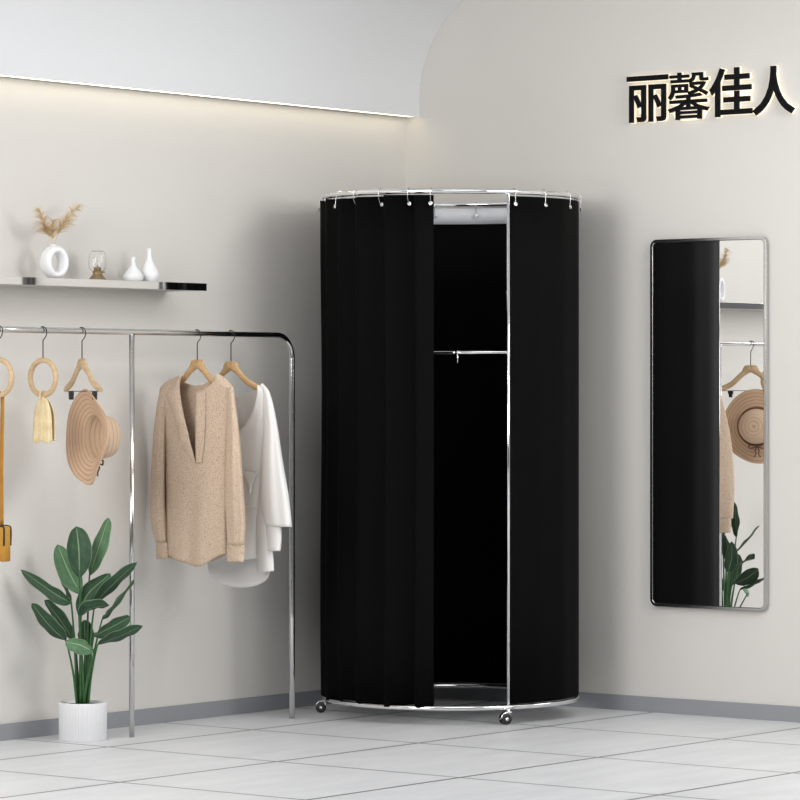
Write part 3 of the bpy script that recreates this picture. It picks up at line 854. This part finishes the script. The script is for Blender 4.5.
def leaf(base, mid, tip, wpx, d0, d1, W=.072, sign=1, light=False, root=None, foldk=.16, peak=.45):
    """blade from base to tip px, standing d0..d1 towards the viewer side, turned so that it shows wpx of its width"""
    ctrl = [pt(base[0], base[1], d0), pt(mid[0], mid[1], (d0 + d1) / 2 + .01), pt(tip[0], tip[1], d1)]
    path = smooth_path(ctrl, 20)
    c = min(1, wpx / 281 / W); roll = math.acos(c) * sign
    b_ = BM(); P = []
    for i in range(21):
        t = i / 20
        tg = (path[min(i + 1, 20)] - path[max(i - 1, 0)]).normalized()
        side = tg.cross(TC); side.normalize()
        nrm = side.cross(tg).normalized()
        wv = side * math.cos(roll) + nrm * math.sin(roll); nv = wv.cross(tg).normalized()
        if t < peak: w = math.sin(PI / 2 * (t / peak)) ** .70
        else: w = max(0, math.cos(PI / 2 * ((t - peak) / (1 - peak)) ** 1.35)) ** .55
        hw = max(W / 2 * w, .0012)
        row = []
        for j in range(-5, 6):
            s = j / 5
            row.append(path[i] + wv * hw * s + nv * (-foldk * hw * abs(s) + .0025 * math.sin(t * 16 + s * 2) * abs(s)))
        P.append(row)
    grid(b_, P, uv=True)
    L_ = obj('leaf', b_, 'leaf_light' if light else 'leaf', plant, solid=.0014)
    if light: L_['label'] = 'lighter green leaf'
    r0 = root or (82 + (base[0] - 82) * .22, 702)
    rp = [pt(r0[0], 704, d0 * .2), pt(r0[0] + (base[0] - r0[0]) * .35, 704 + (base[1] - 704) * .5, d0 * .5), ctrl[0], path[3]]
    b_ = BM(); pp = smooth_path(rp, 22); tube(b_, pp, [.0052 - .0037 * i / 22 for i in range(23)], 8)
    obj('stalk', b_, 'stem', L_)
leaf((79.5, 578), (79, 552), (76.5, 526.5), 25.5, .055, .030, .092, 1, root=(81, 702), peak=.5)
leaf((81, 594), (69, 572), (57.5, 544.5), 21, .010, -.030, .080, -1, light=True, root=(80, 702))
leaf((89.5, 576), (98, 550), (108.5, 518), 16, -.020, -.060, .070, 1, light=True, root=(86, 702), peak=.5)
leaf((71.5, 604), (64, 586), (55, 556), 6, -.01, -.05, .055, 1, root=(77, 702))
leaf((71, 603), (52, 592), (20.5, 569.5), 12, .020, .060, .062, -1, root=(77.5, 702), peak=.30)
leaf((66, 641), (49, 625), (32, 603.5), 16, .050, .120, .070, 1, root=(77, 702), peak=.4)
leaf((75, 642), (61, 621), (45, 600), 14, -.030, -.070, .066, 1, root=(79, 702))
leaf((94, 652), (80, 645), (65, 642), 14, .085, .110, .062, -1, light=True, root=(84, 702), foldk=.35)
leaf((79, 617), (88, 594), (110.5, 574), 19, .030, -.030, .078, 1, root=(83, 702))
leaf((79, 616.5), (92, 608), (109.5, 605.5), 11, .062, .100, .070, -1, root=(84, 702), foldk=.4)
leaf((95, 603), (114, 583), (137, 562), 12, .010, .090, .066, -1, root=(86, 702), peak=.3)
leaf((102, 620), (115, 603), (134, 580), 5, -.01, -.03, .06, 1, root=(87, 702), peak=.35)
leaf((94, 636), (110, 628), (130.5, 617), 14, .030, .095, .066, 1, root=(87, 702), peak=.55)
leaf((98, 644), (120, 636), (142.5, 625.5), 11, .050, .130, .060, -1, root=(88, 702), peak=.5)
leaf((85, 650), (85, 637), (84.5, 620), 17, -.040, -.050, .074, 1, root=(84, 702), peak=.5)

# ------------------------------------------------------------------ camera
cam = bpy.data.cameras.new('camera'); co = bpy.data.objects.new('camera', cam); COL.objects.link(co)
co.location = CAM; co.rotation_euler = (PI / 2, 0, -math.atan2(F2.x, F2.y))
cam.sensor_width = 36; cam.lens = FPX / 800 * 36; cam.shift_y = (HY - 400) / 800
cam.clip_end = 100
sc.camera = co

# ------------------------------------------------------------------ light
def area(name, loc, aim, size, power, col=(1, .99, .975), spread=PI):
    l = bpy.data.lights.new(name, 'AREA'); l.shape = 'DISK'; l.size = size; l.energy = power; l.color = col; l.spread = spread
    o = bpy.data.objects.new(name, l); COL.objects.link(o); o.location = loc
    o.rotation_euler = (Vector(aim) - Vector(loc)).to_track_quat('-Z', 'Y').to_euler()
    return o
area('unseen_light', (-6.4, -1.7, 2.1), (0, -1.2, 1.2), 2.0, 118)  # added soft disc well below the ceiling, fitted to the right wall brightness
area('unseen_light', (-1.2, -4.6, 2.3), (-1.3, -.1, 1.2), 2.0, 44, spread=2.4)  # added soft disc in mid room, fitted to the left wall brightness
area('unseen_light', (-.55, -2.75, 2.86), (-1.1, 0, .7), .5, 4.0, spread=1.8)
area('unseen_light', (-2.4, -2.6, 2.9), (-2.4, -2.6, 0), 1.6, 20)  # added downward panel that brightens the floor, no such fixture in view
area('unseen_light', (-3.6, -1.5, 2.86), (-.2, -1.2, .6), .6, 3.4, spread=1.8)
w = bpy.data.worlds.new('daylight'); sc.world = w; w.use_nodes = True
bg = w.node_tree.nodes['Background']; bg.inputs[0].default_value = (.93, .96, 1, 1); bg.inputs[1].default_value = .20
sc.view_settings.view_transform = 'Standard'; sc.view_settings.look = 'None'
sc.view_settings.exposure = -0.15; sc.view_settings.gamma = 1.0; sc.view_settings.use_curve_mapping = False
sc.cycles.use_denoising = True
sc.cycles.max_bounces = 10; sc.cycles.caustics_reflective = False; sc.cycles.caustics_refractive = False
